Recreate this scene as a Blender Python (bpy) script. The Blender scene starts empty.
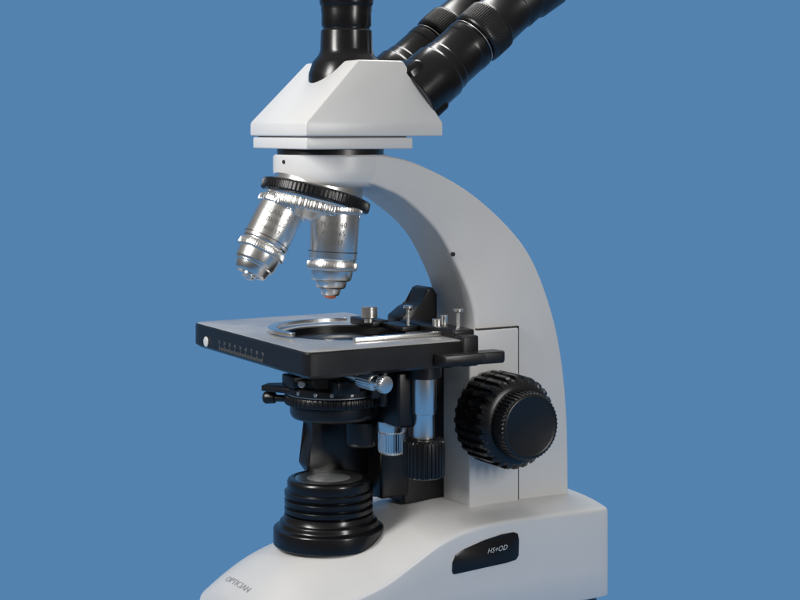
import bpy, bmesh, math, random
from mathutils import Vector, Matrix
random.seed(4)
sc = bpy.context.scene
COL = sc.collection
YAW = math.radians(30)

# ------------------------------------------------------------------ materials
def mat(name, col, rough=.4, metal=0.0, noise=(60, .04), var=.06, coat=0.0, brushed=False):
    m = bpy.data.materials.new(name); m.use_nodes = True
    nt = m.node_tree; b = nt.nodes['Principled BSDF']
    b.inputs['Metallic'].default_value = metal
    b.inputs['Coat Weight'].default_value = coat
    tc = nt.nodes.new('ShaderNodeTexCoord')
    n = nt.nodes.new('ShaderNodeTexNoise'); n.inputs['Scale'].default_value = noise[0]; n.inputs['Detail'].default_value = 4
    if brushed:
        mp = nt.nodes.new('ShaderNodeMapping'); mp.inputs['Scale'].default_value = (1, 1, 14)
        nt.links.new(tc.outputs['Object'], mp.inputs[0]); nt.links.new(mp.outputs[0], n.inputs['Vector'])
    else:
        nt.links.new(tc.outputs['Object'], n.inputs['Vector'])
    bp = nt.nodes.new('ShaderNodeBump'); bp.inputs['Strength'].default_value = noise[1]; bp.inputs['Distance'].default_value = .02
    nt.links.new(n.outputs['Fac'], bp.inputs['Height']); nt.links.new(bp.outputs[0], b.inputs['Normal'])
    n2 = nt.nodes.new('ShaderNodeTexNoise'); n2.inputs['Scale'].default_value = 2.3; n2.inputs['Detail'].default_value = 6
    nt.links.new(tc.outputs['Object'], n2.inputs['Vector'])
    mr = nt.nodes.new('ShaderNodeMapRange'); mr.inputs['From Min'].default_value = .3; mr.inputs['From Max'].default_value = .7
    mr.inputs['To Min'].default_value = rough*(1-var*2); mr.inputs['To Max'].default_value = min(1, rough*(1+var*2))
    nt.links.new(n2.outputs['Fac'], mr.inputs[0]); nt.links.new(mr.outputs[0], b.inputs['Roughness'])
    mx = nt.nodes.new('ShaderNodeMix'); mx.data_type = 'RGBA'
    mx.inputs[6].default_value = (*[c*(1-var) for c in col], 1); mx.inputs[7].default_value = (*[min(1, c*(1+var)) for c in col], 1)
    nt.links.new(n2.outputs['Fac'], mx.inputs[0]); nt.links.new(mx.outputs[2], b.inputs['Base Color'])
    return m
WHITE = mat('white_enamel', (.69, .69, .685), .34, 0, (90, .07), .035)
BLACK = mat('black_enamel', (.006, .006, .007), .34, 0, (120, .06), .1)
GLOSS = mat('black_gloss', (.005, .005, .006), .24, 0, (60, .02), .1)
RUBBER = mat('black_rubber', (.008, .008, .009), .28, 0, (160, .10), .12)
CHROME = mat('satin_chrome', (.86, .85, .83), .25, 1, (40, .06), .06, brushed=True)
STEEL = mat('brushed_steel', (.60, .595, .58), .30, 1, (50, .06), .06, brushed=True)
STAGE = mat('stage_top_painted_sheen', (.34, .34, .34), .24, 0, (150, .05), .15)  # lighter grey paints in the light reflected off the black stage top
INK = mat('dark_ink', (.02, .02, .022), .6)
ENGRAVE = mat('engraved_fill', (.10, .10, .10), .5)
FAINT = mat('grey_ink', (.42, .42, .43), .5)
SCALE = mat('worn_scale_ink', (.15, .15, .15), .5)
PALE = mat('pale_ink', (.62, .63, .62), .5)
GLASS = mat('coated_glass', (.72, .76, .76), .10, .75, (10, 0.0), .05, coat=1)
REDGLASS = mat('amber_coated_lens', (.75, .2, .12), .15, .2, (10, 0.0), .05, coat=1)

# ------------------------------------------------------------------ geometry helpers
def frame(p, d):
    d = Vector(d).normalized()
    return Matrix.Translation(Vector(p)) @ d.to_track_quat('Z', 'Y').to_matrix().to_4x4()

def soften(prof, c=.009):
    out = [prof[0]]
    for i in range(1, len(prof)-1):
        a, b, d = prof[i-1], prof[i], prof[i+1]
        va = Vector((a[0]-b[0], a[1]-b[1])); vd = Vector((d[0]-b[0], d[1]-b[1]))
        if va.length < 1e-6 or vd.length < 1e-6: out.append(b); continue
        if abs(va.angle(vd)-math.pi) < .25: out.append(b); continue
        ka = min(c, va.length*.35)/va.length; kd = min(c, vd.length*.35)/vd.length
        out.append((b[0]+va.x*ka, b[1]+va.y*ka, b[2])); out.append((b[0]+vd.x*kd, b[1]+vd.y*kd, b[2]))
    out.append(prof[-1]); return out

def lathe(bm, prof, M=Matrix(), n=72, teeth=0, mi=0, c=.009, sharp=1.0):
    prof = [(p[0], p[1], p[2] if len(p) > 2 else 0) for p in prof]
    prof = soften(prof, c)
    if teeth: n = teeth*6
    if teeth and sharp > 1: n = teeth*10
    rings = []
    for r, z, a in prof:
        if r < 1e-5:
            rings.append([bm.verts.new(M @ Vector((0, 0, z)))]); continue
        ring = []
        for i in range(n):
            th = 2*math.pi*i/n
            w = 0
            if teeth and a:
                s = math.cos(th*teeth); w = a*max(-1, min(1, s*1.6*sharp))
            ring.append(bm.verts.new(M @ Vector(((r+w)*math.cos(th), (r+w)*math.sin(th), z))))
        rings.append(ring)
    fs = []
    for A, B in zip(rings, rings[1:]):
        for i in range(n):
            j = (i+1) % n
            if len(A) == 1 and len(B) == 1: continue
            if len(A) == 1: f = bm.faces.new((A[0], B[i], B[j]))
            elif len(B) == 1: f = bm.faces.new((A[i], A[j], B[0]))
            else: f = bm.faces.new((A[i], A[j], B[j], B[i]))
            fs.append(f)
    for R in (rings[0], rings[-1]):
        if len(R) > 1: fs.append(bm.faces.new(R))
    for f in fs: f.material_index = mi
    return fs

def box(bm, x0, x1, y0, y1, z0, z1, bev=.025, seg=3, mi=0, M=Matrix()):
    r = bmesh.ops.create_cube(bm, size=1)
    vs = r['verts']
    for v in vs:
        v.co = M @ Vector((x0+(v.co.x+.5)*(x1-x0), y0+(v.co.y+.5)*(y1-y0), z0+(v.co.z+.5)*(z1-z0)))
    es = list({e for v in vs for e in v.link_edges}); fs = list({f for v in vs for f in v.link_faces})
    for f in fs: f.material_index = mi
    if bev > 0: bmesh.ops.bevel(bm, geom=es, offset=bev, segments=seg, affect='EDGES', profile=.5)

def prism(bm, pts, y0, y1, bev=.02, mi=0, seg=2):
    a = [bm.verts.new((x, y0, z)) for x, z in pts]; b = [bm.verts.new((x, y1, z)) for x, z in pts]
    n = len(pts); fs = [bm.faces.new(a), bm.faces.new(list(reversed(b)))]
    for i in range(n): fs.append(bm.faces.new((a[i], b[i], b[(i+1) % n], a[(i+1) % n])))
    for f in fs: f.material_index = mi
    if bev:
        es = list({e for v in a+b for e in v.link_edges})
        bmesh.ops.bevel(bm, geom=es, offset=bev, segments=seg, affect='EDGES', profile=.5)

def slab(bm, pts, z0, z1, bev=.02, mi=0):
    a = [bm.verts.new((x, y, z0)) for x, y in pts]; b = [bm.verts.new((x, y, z1)) for x, y in pts]
    n = len(pts); fs = [bm.faces.new(a), bm.faces.new(list(reversed(b)))]
    for i in range(n): fs.append(bm.faces.new((a[i], b[i], b[(i+1) % n], a[(i+1) % n])))
    for f in fs: f.material_index = mi
    if bev:
        es = list({e for v in a+b for e in v.link_edges})
        bmesh.ops.bevel(bm, geom=es, offset=bev, segments=2, affect='EDGES', profile=.5)

def tube(bm, pts, r, n=12, mi=0):
    pts = [Vector(p) for p in pts]; rings = []
    for i, p in enumerate(pts):
        t = (pts[min(i+1, len(pts)-1)]-pts[max(i-1, 0)]).normalized()
        q = t.to_track_quat('Z', 'Y')
        rings.append([bm.verts.new(p + q @ Vector((r*math.cos(2*math.pi*k/n), r*math.sin(2*math.pi*k/n), 0))) for k in range(n)])
    for A, B in zip(rings, rings[1:]):
        for k in range(n):
            f = bm.faces.new((A[k], A[(k+1) % n], B[(k+1) % n], B[k])); f.material_index = mi
    for R in (rings[0], rings[-1]):
        f = bm.faces.new(R); f.material_index = mi

def cr(P, t):
    n = len(P)-1; i = min(int(t), n-1); u = t-i
    p0, p1, p2, p3 = P[max(i-1, 0)], P[i], P[i+1], P[min(i+2, n)]
    return tuple(.5*((2*b)+(-a+c)*u+(2*a-5*b+4*c-d)*u*u+(-a+3*b-3*c+d)*u**3) for a, b, c, d in zip(p0, p1, p2, p3))

CEN = {}
def add(name, bm, mats, parent, label=None, angle=32):
    bmesh.ops.recalc_face_normals(bm, faces=bm.faces[:])
    me = bpy.data.meshes.new(name)
    xs = [v.co for v in bm.verts]
    c = Vector([(min(v[i] for v in xs)+max(v[i] for v in xs))/2 for i in range(3)])
    for v in bm.verts: v.co -= c
    bm.to_mesh(me); bm.free()
    for m in (mats if isinstance(mats, (list, tuple)) else [mats]): me.materials.append(m)
    me.shade_smooth(); me.set_sharp_from_angle(angle=math.radians(angle))
    ob = bpy.data.objects.new(name, me); COL.objects.link(ob)
    ob.parent = parent; CEN[ob.name] = c
    ob.location = c - CEN.get(parent.name, Vector((0, 0, 0)))
    if label: ob['label'] = label
    return ob

def text_bm(s, size, fn, shear=0.0, bold=0.0):
    cu = bpy.data.curves.new('lettering', 'FONT'); cu.body = s; cu.size = size; cu.align_x = 'CENTER'; cu.align_y = 'CENTER'
    cu.shear = shear; cu.resolution_u = 3; cu.offset = bold
    o = bpy.data.objects.new('lettering_source', cu); COL.objects.link(o)
    bpy.context.view_layer.update()
    me = bpy.data.meshes.new_from_object(o.evaluated_get(bpy.context.evaluated_depsgraph_get()))
    bpy.data.objects.remove(o); bpy.data.curves.remove(cu)
    bm = bmesh.new(); bm.from_mesh(me); bpy.data.meshes.remove(me)
    for v in bm.verts: v.co = fn(v.co.x, v.co.y)
    return bm

# ------------------------------------------------------------------ root
root = bpy.data.objects.new('microscope', None); COL.objects.link(root)
root.location = (-.58, 0, 0); root.rotation_euler = (0, 0, YAW); root.empty_display_size = .3
root['label'] = 'white and black trinocular laboratory microscope on a plain blue surface'
root['category'] = 'microscope'

# ------------------------------------------------------------------ base
S = [  # x, halfwidth, edge z, crown z
 (-1.26, .62, .24, .27), (-1.245, .70, .30, .36), (-1.18, .77, .37, .50), (-1.02, .82, .44, .66), (-.75, .86, .52, .82), (-.35, .90, .60, .94),
 (0, .92, .71, .985), (.3, .92, .86, 1.05), (.6, .92, 1.01, 1.12), (.95, .92, 1.10, 1.17), (1.4, .92, 1.13, 1.19), (2.0, .92, 1.12, 1.19), (2.54, .92, 1.11, 1.17), (2.65, .87, 1.09, 1.15), (2.69, .80, 1.06, 1.12)]
EXP = 3.0
bm = bmesh.new(); rings = []
NS = (len(S)-1)*6
for i in range(NS+1):
    x, w, ze, zc = cr(S, i/6)
    half = [(w-.04, .18), (w-.01, .19), (w, .205)]
    zt = max(ze-.055, .21)
    for k in range(1, 4): half.append((w, .205+(zt-.205)*k/3))
    half += [(w-.005, ze-.03), (w-.014, ze-.012), (w-.033, ze-.003)]
    z0 = ze-.003; w0 = w-.033
    for k in range(1, 16):
        u = 1-k/15; half.append((w0*u, z0+(zc-z0)*(1-u**EXP)))
    sec = half + [(-y, z) for y, z in reversed(half[:-1])]
    rings.append([bm.verts.new((x, y, z)) for y, z in sec])
for A, B in zip(rings, rings[1:]):
    n = len(A)
    for k in range(n): bm.faces.new((A[k], A[(k+1) % n], B[(k+1) % n], B[k]))
bm.faces.new(rings[0]); bm.faces.new(rings[-1])
base = add('base', bm, WHITE, root, angle=50)
for fx, fy in ((-.9, .6), (-.9, -.6), (2.4, .7), (2.4, -.7)):
    bm = bmesh.new(); lathe(bm, [(0, 0.001), (.17, 0.001), (.19, .06), (.19, .19), (0, .19)], Matrix.Translation((fx, fy, 0)), 32)
    add('rubber_foot', bm, RUBBER, base)
PL = [(.722, .70), (.725, .79), (.76, .86), (.86, .905), (1.1, .965), (1.3, .995), (1.44, 1.0), (1.49, .98), (1.505, .92), (1.50, .76), (1.47, .72), (1.35, .706), (.76, .675), (.735, .68)]
bm = bmesh.new(); prism(bm, PL, -.932, -.90, .006)
plate = add('name_plate', bm, GLOSS, base)
bm = text_bm('HS+OD', .070, lambda u, v: Vector((1.24+u, -.9345, .855+v+u*.06)), .3)
add('lettering', bm, PALE, plate)
def zsurf(x, y):
    for i in range(NS):
        a = cr(S, i/6); b = cr(S, (i+1)/6)
        if a[0] <= x <= b[0]:
            t = (x-a[0])/(b[0]-a[0]); w, ze, zc = [a[k]+(b[k]-a[k])*t for k in (1, 2, 3)]
            u = min(1, abs(y)/(w-.033)); return ze+(zc-ze)*(1-u**EXP)
    return .5
bm = text_bm('OPTICIAN', .125, lambda u, v: Vector((-1.10+v*.5, .10-u*.95, zsurf(-1.10+v*.5, .10-u*.95)+.008)), .25)
add('lettering', bm, FAINT, base)

# ------------------------------------------------------------------ arm
A = [ # ox oz ix iz hw
 (-.50, 4.755, -.50, 4.53, .40), (-.30, 4.755, -.30, 4.50, .50), (0, 4.755, -.02, 4.48, .53), (.256, 4.745, .18, 4.43, .50), (.657, 4.655, .51, 4.29, .42),
 (1.249, 4.39, .90, 3.97, .36), (1.738, 4.02, 1.16, 3.56, .36), (2.05, 3.646, 1.29, 3.25, .38), (2.28, 3.11, 1.33, 2.96, .40),
 (2.408, 2.58, 1.33, 2.5, .41), (2.47, 1.94, 1.33, 1.94, .42), (2.48, 1.1, 1.33, 1.1, .43)]
bm = bmesh.new(); rings = []
NA7 = (len(A)-1)*7
for i in range(NA7+1):
    ox, oz, ix, iz, hw = cr(A, i/7)
    o = Vector((ox, 0, oz)); q = Vector((ix, 0, iz)); L = (q-o).length; d = (q-o)/L
    r = .035; sec = []
    for cx, cy, a0 in ((L-r, hw-r, 0), (r, hw-r, 90), (r, -hw+r, 180), (L-r, -hw+r, 270)):
        for k in range(5):
            a = math.radians(a0+k*22.5)
            sec.append((cx+r*math.cos(a), cy+r*math.sin(a)))
    rings.append([bm.verts.new(o+d*s+Vector((0, t, 0))) for s, t in sec])
for P, Q in zip(rings, rings[1:]):
    n = len(P)
    for k in range(n): bm.faces.new((P[k], P[(k+1) % n], Q[(k+1) % n], Q[k]))
bm.faces.new(rings[0]); bm.faces.new(rings[-1])
T = Matrix.Translation
lathe(bm, [(0, 4.44), (.47, 4.44), (.55, 4.49), (.57, 4.60), (.57, 4.758), (0, 4.758)], T((-.13, 0, 0)), 96, c=.02)
arm = add('arm', bm, WHITE, root, angle=40)
bm = bmesh.new(); box(bm, 1.22, 1.82, -.46, .46, 1.1, 2.96, .02)
add('focus_housing', bm, WHITE, arm)
bm = bmesh.new(); box(bm, 1.822, 1.838, -.436, -.40, 1.17, 2.975, 0)
add('seam', bm, INK, arm)
bm = bmesh.new(); box(bm, 1.335, 1.83, -.445, -.38, 2.962, 2.974, 0)
add('seam', bm, INK, arm)
def screw(p, d, r=.022, parent=arm):
    bm = bmesh.new(); lathe(bm, [(0, -.01), (r, -.01), (r, .012), (r*.5, .014), (r*.45, .004), (0, .004)], frame(p, d), 20, c=.003)
    add('screw', bm, INK, parent)
screw((1.08, -.363, 3.74), (0, -1, 0))
screw((-.13-.56, -.10, 4.69), (-1, -.18, 0), .02)

# ------------------------------------------------------------------ head
bm = bmesh.new()
bot = [(-.72, -.63), (.80, -.63), (.80, .63), (-.72, .63)]
top = [(-.12, -.56), (.38, -.56), (.38, .56), (-.12, .56)]
a = [bm.verts.new((x, y, 4.94)) for x, y in bot]; b = [bm.verts.new((x, y, 5.07)) for x, y in bot]; c = [bm.verts.new((x, y, 5.68)) for x, y in top]
bm.faces.new(a); bm.faces.new(c)
for P, Q in ((a, b), (b, c)):
    for i in range(4): bm.faces.new((P[i], P[(i+1) % 4], Q[(i+1) % 4], Q[i]))
bmesh.ops.bevel(bm, geom=bm.edges[:], offset=.018, segments=3, affect='EDGES', profile=.5)
head = add('viewing_head', bm, WHITE, root)
bm = bmesh.new(); box(bm, -.70, .47, -.60, .60, 4.815, 4.928, .015)
add('head_plate', bm, WHITE, head)
bm = bmesh.new(); box(bm, -.66, .42, -.56, .56, 4.925, 4.945, 0)
add('gap_gasket', bm, BLACK, head)
bm = bmesh.new()
lathe(bm, [(0, 4.75), (.53, 4.75), (.53, 4.82), (0, 4.82)], T((-.13, 0, 0)), 96)  # black disc standing in for the shadow below the head plate
add('shadow_ring', bm, BLACK, head)
bm = bmesh.new()
lathe(bm, [(0, 5.3), (.385, 5.3), (.38, 5.56), (.34, 5.68), (.28, 5.75), (.262, 5.80), (.255, 6.0), (.235, 6.005), (.235, 6.03), (.25, 6.035), (.25, 6.16), (.255, 6.2), (.255, 6.24), (.27, 6.26), (.28, 6.9), (.3, 6.92), (.3, 7.1), (0, 7.1)], T((.05, 0, 0)), 96)
add('photo_tube', bm, GLOSS, head)
ed = Vector((math.cos(math.radians(38)), 0, math.sin(math.radians(38))))
for ys in (-.385, .385):
    p0 = Vector((.60, ys, 5.35))
    M = frame(p0, ed)
    bm = bmesh.new()
    lathe(bm, [(0, -.02), (.30, -.02), (.305, .22), (.305, .40), (.285, .42), (.285, .50), (.275, .51), (.275, .76), (.28, .77), (.28, .86), (.25, .87), (.25, 1.0), (0, 1.0)], M, 84)
    tb = add('eyepiece_tube', bm, GLOSS, root)
    bm = bmesh.new()
    lathe(bm, [(0, .92), (.275, .92), (.29, .95), (.29, .99, .0025), (.29, 1.16, .0025), (.29, 1.19), (.268, 1.21), (.262, 1.50), (.275, 1.52), (.275, 1.68), (.30, 1.72), (.33, 2.0), (.30, 2.04), (0, 2.04)], M, teeth=72, c=.005)
    add('eyepiece', bm, BLACK, tb)
    bm = bmesh.new(); lathe(bm, [(0, .885), (.272, .885), (.272, .895), (0, .895)], M, 84, c=.003)
    add('dioptre_ring', bm, STEEL, tb)
bm = bmesh.new()
Mb = Matrix.Translation((.60, 0, 5.36)) @ Matrix.Rotation(-math.radians(38), 4, 'Y')
box(bm, -.04, .19, -.60, .60, -.30, .31, .06, 4, M=Mb)
add('hinge_block', bm, GLOSS, head)
bm = bmesh.new()
lathe(bm, [(0, .12), (.16, .12), (.16, .5), (.12, .56), (0, .56)], frame((.60, 0, 5.36), ed), 48)
add('hinge_cap', bm, GLOSS, head)

# ------------------------------------------------------------------ nosepiece + objectives
ax = Vector((-math.sin(math.radians(16)), 0, -math.cos(math.radians(16))))
NP = Vector((-.27, 0, 4.44))
bm = bmesh.new(); M = frame(NP, ax)
lathe(bm, [(0, -.10), (.44, -.10), (.46, .04), (0, .04)], M, 96, mi=1)
lathe(bm, [(0, .03), (.50, .03), (.545, .05, .006), (.545, .14, .006), (.51, .155), (0, .155)], M, teeth=80, mi=0)
lathe(bm, [(0, .15), (.515, .15), (.51, .175), (.48, .185), (0, .19)], M, 96, mi=1)
lathe(bm, [(0, .18), (.465, .18), (.475, .19, .009), (.475, .27, .009), (.45, .285), (0, .285)], M, teeth=52, mi=1, c=.004, sharp=1.5)
lathe(bm, [(0, .27), (.43, .27), (.30, .35), (0, .37)], M, 96, mi=1)
nose = add('nosepiece', bm, [BLACK, CHROME], root)
def objective(p, d, s, L, words, tip, blunt):
    M = frame(p, d)
    bm = bmesh.new()
    lathe(bm, [(0, -.10), (.215*s, -.10), (.215*s, .03), (0, .03)], M, 64)
    lathe(bm, [(0, .02), (.24*s, .02), (.25*s, .035, .006), (.25*s, .08, .006), (.24*s, .10), (0, .10)], M, teeth=44)
    if not blunt:
        lathe(bm, [(0, .095), (.232*s, .095), (.232*s, .58*L), (.222*s, .59*L), (.222*s, .605*L), (.238*s, .615*L, .003), (.238*s, .68*L, .003), (.225*s, .70*L), (0, .70*L)], M, teeth=60, c=.005)
        lathe(bm, [(0, .69*L), (.205*s, .69*L), (.19*s, .80*L), (.165*s, .815*L), (0, .815*L)], M, 72)
        lathe(bm, [(0, .81*L), (.155*s, .81*L), (.14*s, .885*L), (.10*s, .90*L), (0, .90*L)], M, 64)
        lathe(bm, [(0, .89*L), (.10*s, .89*L), (.085*s, .965*L), (.07*s, .97*L), (.066*s, .955*L), (0, .955*L)], M, 64)
    else:
        lathe(bm, [(0, .095), (.232*s, .095), (.232*s, .55*L), (.222*s, .56*L), (.222*s, .58*L), (.235*s, .59*L, .003), (.235*s, .66*L, .003), (.222*s, .68*L), (0, .68*L)], M, teeth=60, c=.005)
        lathe(bm, [(0, .67*L), (.215*s, .67*L), (.205*s, .80*L), (.195*s, .81*L), (.19*s, .84*L), (0, .84*L)], M, 72)
        lathe(bm, [(0, .83*L), (.18*s, .83*L), (.155*s, .93*L), (.11*s, .94*L), (.10*s, .92*L), (0, .92*L)], M, 64)
        lathe(bm, [(0, .91*L), (.075*s, .91*L), (.07*s, .965*L), (0, .965*L)], M, 48)
    lathe(bm, [(0, .50*L), (.2335*s, .50*L), (.2335*s, .510*L), (0, .510*L)], M, 64, mi=1, c=.002)
    ob = add('objective', bm, [CHROME, BLACK], root)
    bm = bmesh.new(); lathe(bm, [(0, .95*L), (.064*s, .95*L), (.055*s, .99*L), (0, 1.01*L)], M, 32, c=.002)
    add('front_lens', bm, tip, ob)
    Mi = M.inverted()
    cam_dir = (Mi.to_3x3() @ Vector((-.5, -.866, 0)))
    a0 = math.atan2(cam_dir.y, cam_dir.x)
    R = .235*s
    for k, (w, sz) in enumerate(words):
        bm = text_bm(w, sz, lambda u, v, k=k: M @ Vector((R*math.cos(a0-u/R), R*math.sin(a0-u/R), .22*L+k*.085-v)))
        add('lettering', bm, ENGRAVE, ob)
objective(Vector((-.20, -.25, 4.28)), (-.07, 0, -1), 1.04, .93, [('PLAN 40', .072), ('40X/0.65', .066), ('160/0.17', .06)], REDGLASS, False)
objective(Vector((-.60, .06, 4.29)), (-.50, -.04, -.85), 1.02, .85, [('PLAN 10', .07), ('10X/0.25', .064), ('160/0.17', .058)], GLASS, True)

# ------------------------------------------------------------------ stage
ZT = 2.975
hx, hy, hr = .03, 0, .60
def rrect_ray(a, x0, x1, y0, y1, r):
    lo, hi = 0, 5
    dx, dy = math.cos(a), math.sin(a)
    for _ in range(40):
        m = (lo+hi)/2; x = hx+dx*m; y = hy+dy*m
        cx = max(x0+r, min(x1-r, x)); cy = max(y0+r, min(y1-r, y))
        inside = math.hypot(x-cx, y-cy) <= r
        if inside: lo = m
        else: hi = m
    return hx+dx*lo, hy+dy*lo
bm = bmesh.new(); N = 240
angs = [2*math.pi*i/N for i in range(N)]
YN = -1.10
def ringv(z, off):
    return [bm.verts.new((*rrect_ray(a, -.94+off, .90-off, YN+off, 1.58-off, .07), z)) for a in angs]
def circ(z, r): return [bm.verts.new((hx+r*math.cos(a), hy+r*math.sin(a), z)) for a in angs]
ZB = 2.72
loops = [circ(ZB, hr), circ(ZT-.012, hr), circ(ZT, hr+.012), ringv(ZT, .03), ringv(ZT-.008, .01), ringv(ZT-.025, 0), ringv(ZB+.03, 0), ringv(ZB, .04), circ(ZB, hr)]
for k, (P, Q) in enumerate(zip(loops, loops[1:])):
    for i in range(N):
        f = bm.faces.new((P[i], P[(i+1) % N], Q[(i+1) % N], Q[i])); f.material_index = 1 if k in (2, 3) else 0
bmesh.ops.remove_doubles(bm, verts=bm.verts[:], dist=.0005)
lathe(bm, [(0, 2.78), (hr+.01, 2.78), (hr+.01, 2.90), (.40, 2.90), (.36, 2.87), (0, 2.87)], T((hx, hy, 0)), 96)
box(bm, -.55, .86, -.72, 1.3, 2.65, 2.73, .02)
box(bm, .74, 1.23, .04, .42, 1.16, 2.72, .02)
prism(bm, [(1.0, 2.6), (1.23, 2.6), (1.23, 3.28), (1.17, 3.36), (1.10, 3.34), (1.04, 3.18), (.93, 3.15), (.80, 3.06), (.80, 2.9)], .18, .50, .02)
stage = add('stage', bm, [BLACK, STAGE], root, angle=30)
bm = bmesh.new(); lathe(bm, [(0, 2.86), (.26, 2.86), (.23, 2.895), (0, 2.91)], T((hx, hy, 0)), 64)
add('condenser_lens', bm, GLOSS, stage)
bm = bmesh.new()
for i in range(41):
    y = -.15+.026*i; h = .05 if i % 5 == 0 else .03
    box(bm, -.9435, -.938, y-.004, y+.004, ZB+.04, ZB+.04+h, 0)
add('scale', bm, SCALE, stage)
for k in range(9):
    yy = -.15+.13*k
    bm = text_bm(str(9-k)+'0', .05, lambda u, v: Vector((-.9425, yy-u, ZB+.12+v)))
    add('lettering', bm, SCALE, stage)
bm = bmesh.new(); lathe(bm, [(0, 0), (.055, 0), (.055, .012), (.04, .02), (0, .02)], frame((-.94, 1.22, ZB+.085), (-1, 0, 0)), 32)
add('screw', bm, PALE, stage)
# slide holder
bm = bmesh.new()
box(bm, -.25, .98, -.74, -.68, ZT+.002, ZT+.045, .01, 2, mi=0)
add('slide_guide', bm, CHROME, stage)
bm = bmesh.new()
NA = 28; lo = []; hi_ = []
for i in range(NA+1):
    t = i/NA
    a = math.radians(200-140*t); x = .05+.72*math.cos(a); y = .06+.70*math.sin(a); bw = .012+.032*math.sin(math.pi*(.12+.88*t)**.8)
    lo.append((x-bw*math.cos(a), y-bw*math.sin(a))); hi_.append((x+bw*math.cos(a), y+bw*math.sin(a)))
slab(bm, lo+hi_[::-1], ZT+.02, ZT+.055, .005)
add('slide_clip', bm, CHROME, stage)
bm = bmesh.new()
box(bm, .72, .96, -.96, .1, ZT+.001, ZT+.08, .02)
box(bm, .52, .73, -.30, .12, ZT+.001, ZT+.06, .015)
box(bm, .42, .62, .14, .62, ZT+.001, ZT+.075, .015)
box(bm, .72, .90, -1.13, -.96, ZB, ZT+.04, .02)
slab(bm, [(.40, YN-.005), (1.08, YN-.005), (1.12, -1.25), (1.06, -1.33), (.85, -1.30), (.42, -1.28)], 2.76, 2.87, .02)
add('slide_holder_carriage', bm, BLACK, stage)
def post(x, y, z0, z1, r, rt, ht):
    bm = bmesh.new(); lathe(bm, [(0, z0), (r, z0), (r, z1-ht), (rt, z1-ht), (rt, z1), (0, z1)], T((x, y, 0)), 32, c=.006)
    add('thumb_screw', bm, CHROME, stage)
post(.42, .20, ZT+.05, ZT+.22, .05, .085, .12)
post(.62, -.25, ZT+.05, ZT+.26, .018, .05, .03)
post(.78, -.55, ZT+.07, ZT+.15, .05, .05, .05)
post(.90, -.75, ZT+.07, ZT+.26, .02, .05, .03)
post(.92, -.45, ZT+.07, ZT+.17, .035, .04, .03)

# coaxial stage drive
bm = bmesh.new(); lathe(bm, [(0, 1.62), (.06, 1.62), (.06, 2.0), (.105, 2.01), (.105, 2.25), (.12, 2.26), (.12, 2.62), (0, 2.62)], T((.46, -.83, 0)), 48)
dk = add('stage_drive_knob', bm, CHROME, root)
bm = bmesh.new(); lathe(bm, [(0, 1.64), (.185, 1.64), (.20, 1.66, .008), (.20, 1.98, .008), (.185, 2.01), (0, 2.01)], T((.46, -.83, 0)), teeth=30)
add('knob_grip', bm, RUBBER, dk)
bm = bmesh.new(); lathe(bm, [(0, 2.60), (.17, 2.60), (.17, 2.73), (0, 2.73)], T((.46, -.83, 0)), 32)
box(bm, .20, .40, -.78, -.35, 2.12, 2.66, .03)
box(bm, .12, .30, -.60, -.3, 2.30, 2.66, .03)
add('drive_gearbox', bm, BLACK, stage)
bm = bmesh.new(); lathe(bm, [(0, 1.80), (.11, 1.80), (.13, 1.84, .003), (.13, 2.02, .003), (.15, 2.03), (.15, 2.14), (0, 2.14)], T((.33, -.42, 0)), teeth=32)
add('stage_clamp_knob', bm, CHROME, stage)

# ------------------------------------------------------------------ condenser
bm = bmesh.new(); C = T((-.09, 0, 0))
lathe(bm, [(0, 2.40), (.51, 2.40), (.51, 2.47), (.45, 2.48), (.43, 2.66), (0, 2.66)], C, 96)
lathe(bm, [(0, 2.28), (.47, 2.28), (.49, 2.29, .007), (.49, 2.37, .007), (.47, 2.38), (0, 2.40)], C, teeth=60)
lathe(bm, [(0, 2.13), (.36, 2.13), (.42, 2.15), (.44, 2.19), (.44, 2.28), (0, 2.28)], C, 96)
box(bm, .2, .95, -.2, .2, 2.2, 2.45, .03)
prism(bm, [(-.20, 2.20), (.78, 2.20), (.78, 1.3), (.55, 1.2), (-.16, 1.50), (-.25, 1.62), (-.16, 1.95)], .28, .50, .03)
box(bm, .45, .78, .0, .48, 1.25, 2.25, .03)
lathe(bm, [(0, 1.85), (.15, 1.85), (.17, 1.88), (.17, 2.10), (0, 2.10)], T((.16, -.12, 0)), 40)
slab(bm, [(-.75, .30), (-.62, .42), (-.3, .3), (-.3, -.2), (-.55, -.12)], 2.41, 2.465, .01)
box(bm, -.62, -.40, -.16, .10, 2.48, 2.60, .015)
box(bm, -.36, -.10, -.58, -.38, 2.45, 2.58, .015)
box(bm, .02, .2, -.58, -.40, 2.39, 2.62, .015)
cond = add('condenser', bm, BLACK, root)
bm = bmesh.new()
tube(bm, [(-.4, .15, 2.32), (-.60, .36, 2.32)], .035, 12)
lathe(bm, [(0, 0), (.055, 0), (.065, .10), (.045, .13), (0, .13)], frame((-.57, .34, 2.32), (-.7, .72, 0)), 24)
add('iris_lever', bm, BLACK, cond)
for a in (200, 222, 240, 262, 290):
    bm = bmesh.new()
    r = math.radians(a); p = Vector((-.09+.505*math.cos(r), .505*math.sin(r), 2.435))
    lathe(bm, [(0, 0), (.02, 0), (.02, .02), (0, .02)], frame(p, (math.cos(r), math.sin(r), 0)), 16, c=.003)
    add('set_screw', bm, STEEL, cond)
bm = bmesh.new(); lathe(bm, [(0, 2.385), (.485, 2.385), (.485, 2.398), (0, 2.398)], C, 96, c=.002)
add('trim_ring', bm, STEEL, cond)
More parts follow.
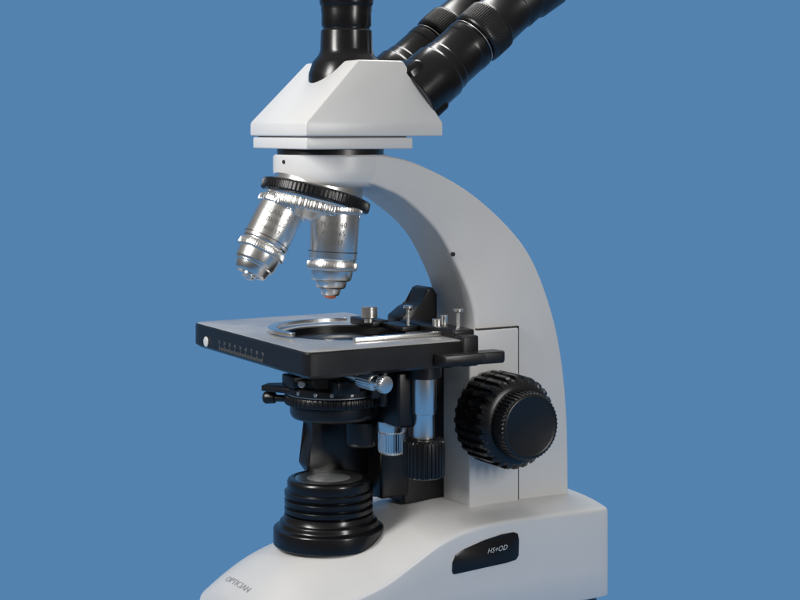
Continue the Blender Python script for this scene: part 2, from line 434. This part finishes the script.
bm = bmesh.new(); lathe(bm, [(0, 0), (.035, 0), (.035, .16), (0, .16)], frame((-.50, -.14, 2.54), (-.55, -.83, 0)), 20)
add('clamp_pin', bm, STEEL, cond)
bm = bmesh.new()
Mk = frame((-.21, -.70, 2.635), (.14, -1, -.03))
lathe(bm, [(0, -.3), (.045, -.3), (.045, .06), (.08, .07, .006), (.08, .27, .006), (.07, .29), (.055, .295), (.055, .38), (.075, .39), (.08, .40, .004), (.08, .46, .004), (.07, .47), (0, .47)], Mk, teeth=20)
add('centring_screw', bm, CHROME, cond)

# ------------------------------------------------------------------ focus knobs
for sgn in (-1, 1):
    M = frame((1.46, .44*sgn, 2.09), (0, sgn, 0))
    bm = bmesh.new()
    lathe(bm, [(0, 0), (.30, 0), (.30, .06), (0, .06)], M, 64)
    lathe(bm, [(0, .05), (.42, .05), (.445, .07), (.452, .08, .015), (.454, .26, .015), (.448, .265, .002), (.448, .28, .002), (.454, .285, .015), (.452, .49, .015), (.440, .52, .012), (.40, .56), (.36, .58), (0, .58)], M, teeth=28, c=.004, sharp=2.6)
    k = add('coarse_focus_knob', bm, RUBBER, root)
    bm = bmesh.new()
    lathe(bm, [(0, .57), (.33, .57), (.335, .60, .006), (.33, .74, .006), (.31, .765), (.29, .77), (.28, .762), (0, .762)], M, teeth=50, c=.004)
    add('fine_focus_knob', bm, BLACK, k)

# ------------------------------------------------------------------ illuminator
bm = bmesh.new(); C = T((-.15, 0, .03))
lathe(bm, [(0, .87), (.55, .87), (.55, 1.025), (.535, 1.04), (.50, 1.045), (.49, 1.065), (.485, 1.10), (.455, 1.11), (.44, 1.17), (0, 1.17)], C, 96, c=.006)
for z in (1.17, 1.25, 1.33):
    lathe(bm, [(0, z), (.41, z), (.41, z+.012), (.44, z+.018), (.44, z+.066), (.41, z+.072), (.405, z+.085), (0, z+.085)], C, 96, c=.005)
lathe(bm, [(0, 1.40), (.41, 1.40), (.415, 1.485), (.40, 1.515), (.36, 1.522), (.33, 1.51), (.32, 1.48), (0, 1.48)], C, 96, c=.006)
ill = add('illuminator', bm, GLOSS, root)
bm = bmesh.new(); lathe(bm, [(0, 1.475), (.32, 1.475), (.30, 1.498), (.16, 1.522), (0, 1.53)], C, 64)
add('field_lens', bm, GLASS, ill)
bm = bmesh.new(); lathe(bm, [(.30, 1.49), (.335, 1.49), (.335, 1.516), (.30, 1.512)], C, 64, c=.002)
add('lens_rim', bm, STEEL, ill)

# ------------------------------------------------------------------ surface and backdrop (one seamless blue sheet, made to glow so no shadow shows)
bl = bpy.data.materials.new('glowing_blue_sheet'); bl.use_nodes = True
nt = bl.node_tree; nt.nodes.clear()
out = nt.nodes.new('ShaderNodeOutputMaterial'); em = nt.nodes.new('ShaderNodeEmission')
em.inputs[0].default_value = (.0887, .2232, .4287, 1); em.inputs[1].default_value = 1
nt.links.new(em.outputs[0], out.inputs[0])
def sheet(name, verts, faces):
    me = bpy.data.meshes.new(name); me.from_pydata(verts, [], faces); me.materials.append(bl); me.shade_smooth()
    o = bpy.data.objects.new(name, me); COL.objects.link(o); o['kind'] = 'structure'; return o
prof = [(-7, 0), (6, 0)] + [(6+3*math.sin(math.radians(a)), 3-3*math.cos(math.radians(a))) for a in range(10, 91, 10)]
vs = []
for y, z in prof: vs += [(-13, y, z), (13, y, z)]
g = sheet('ground', vs, [(2*i, 2*i+1, 2*i+3, 2*i+2) for i in range(len(prof)-1)])
b = sheet('backdrop', [(-13, 9, 3), (13, 9, 3), (13, 9, 14), (-13, 9, 14)], [(0, 1, 2, 3)])

# ------------------------------------------------------------------ light
w = bpy.data.worlds.new('World'); sc.world = w; w.use_nodes = True
nt = w.node_tree; bg = nt.nodes['Background']
tc = nt.nodes.new('ShaderNodeTexCoord'); sp = nt.nodes.new('ShaderNodeSeparateXYZ'); rp = nt.nodes.new('ShaderNodeValToRGB')
mr = nt.nodes.new('ShaderNodeMapRange'); mr.inputs['From Min'].default_value = -1
nt.links.new(tc.outputs['Generated'], sp.inputs[0]); nt.links.new(sp.outputs['Z'], mr.inputs[0]); nt.links.new(mr.outputs[0], rp.inputs[0]); nt.links.new(rp.outputs[0], bg.inputs[0])
rp.color_ramp.elements[0].color = (.12, .117, .112, 1); rp.color_ramp.elements[1].color = (.60, .585, .56, 1); rp.color_ramp.elements[0].position = .40
bg.inputs[1].default_value = .55
def area(name, loc, target, sx, sy, P, col=(1, .98, .955)):
    l = bpy.data.lights.new(name, 'AREA'); l.shape = 'RECTANGLE'; l.size = sx; l.size_y = sy; l.energy = P; l.color = col
    o = bpy.data.objects.new(name, l); COL.objects.link(o); o.location = loc
    o.rotation_euler = (Vector(target)-Vector(loc)).to_track_quat('-Z', 'Y').to_euler()
area('softbox_key', (-8.0, -5.5, 9), (0, 0, 3), 2.4, 5, 1080)
area('softbox_fill', (8, -10, 6), (0, 0, 3), 1.4, 5, 600)
area('softbox_top', (1, 3, 11), (0, 0, 3), 4, 2.5, 450)

# ------------------------------------------------------------------ camera
cam = bpy.data.cameras.new('camera'); co = bpy.data.objects.new('camera', cam); COL.objects.link(co)
co.location = (0, -16, 5); co.rotation_euler = (math.radians(90), 0, 0)
cam.lens = 72; cam.sensor_width = 36; cam.shift_y = -.2125; cam.clip_end = 200
sc.camera = co
sc.view_settings.view_transform = 'Standard'; sc.view_settings.look = 'None'; sc.view_settings.exposure = 0
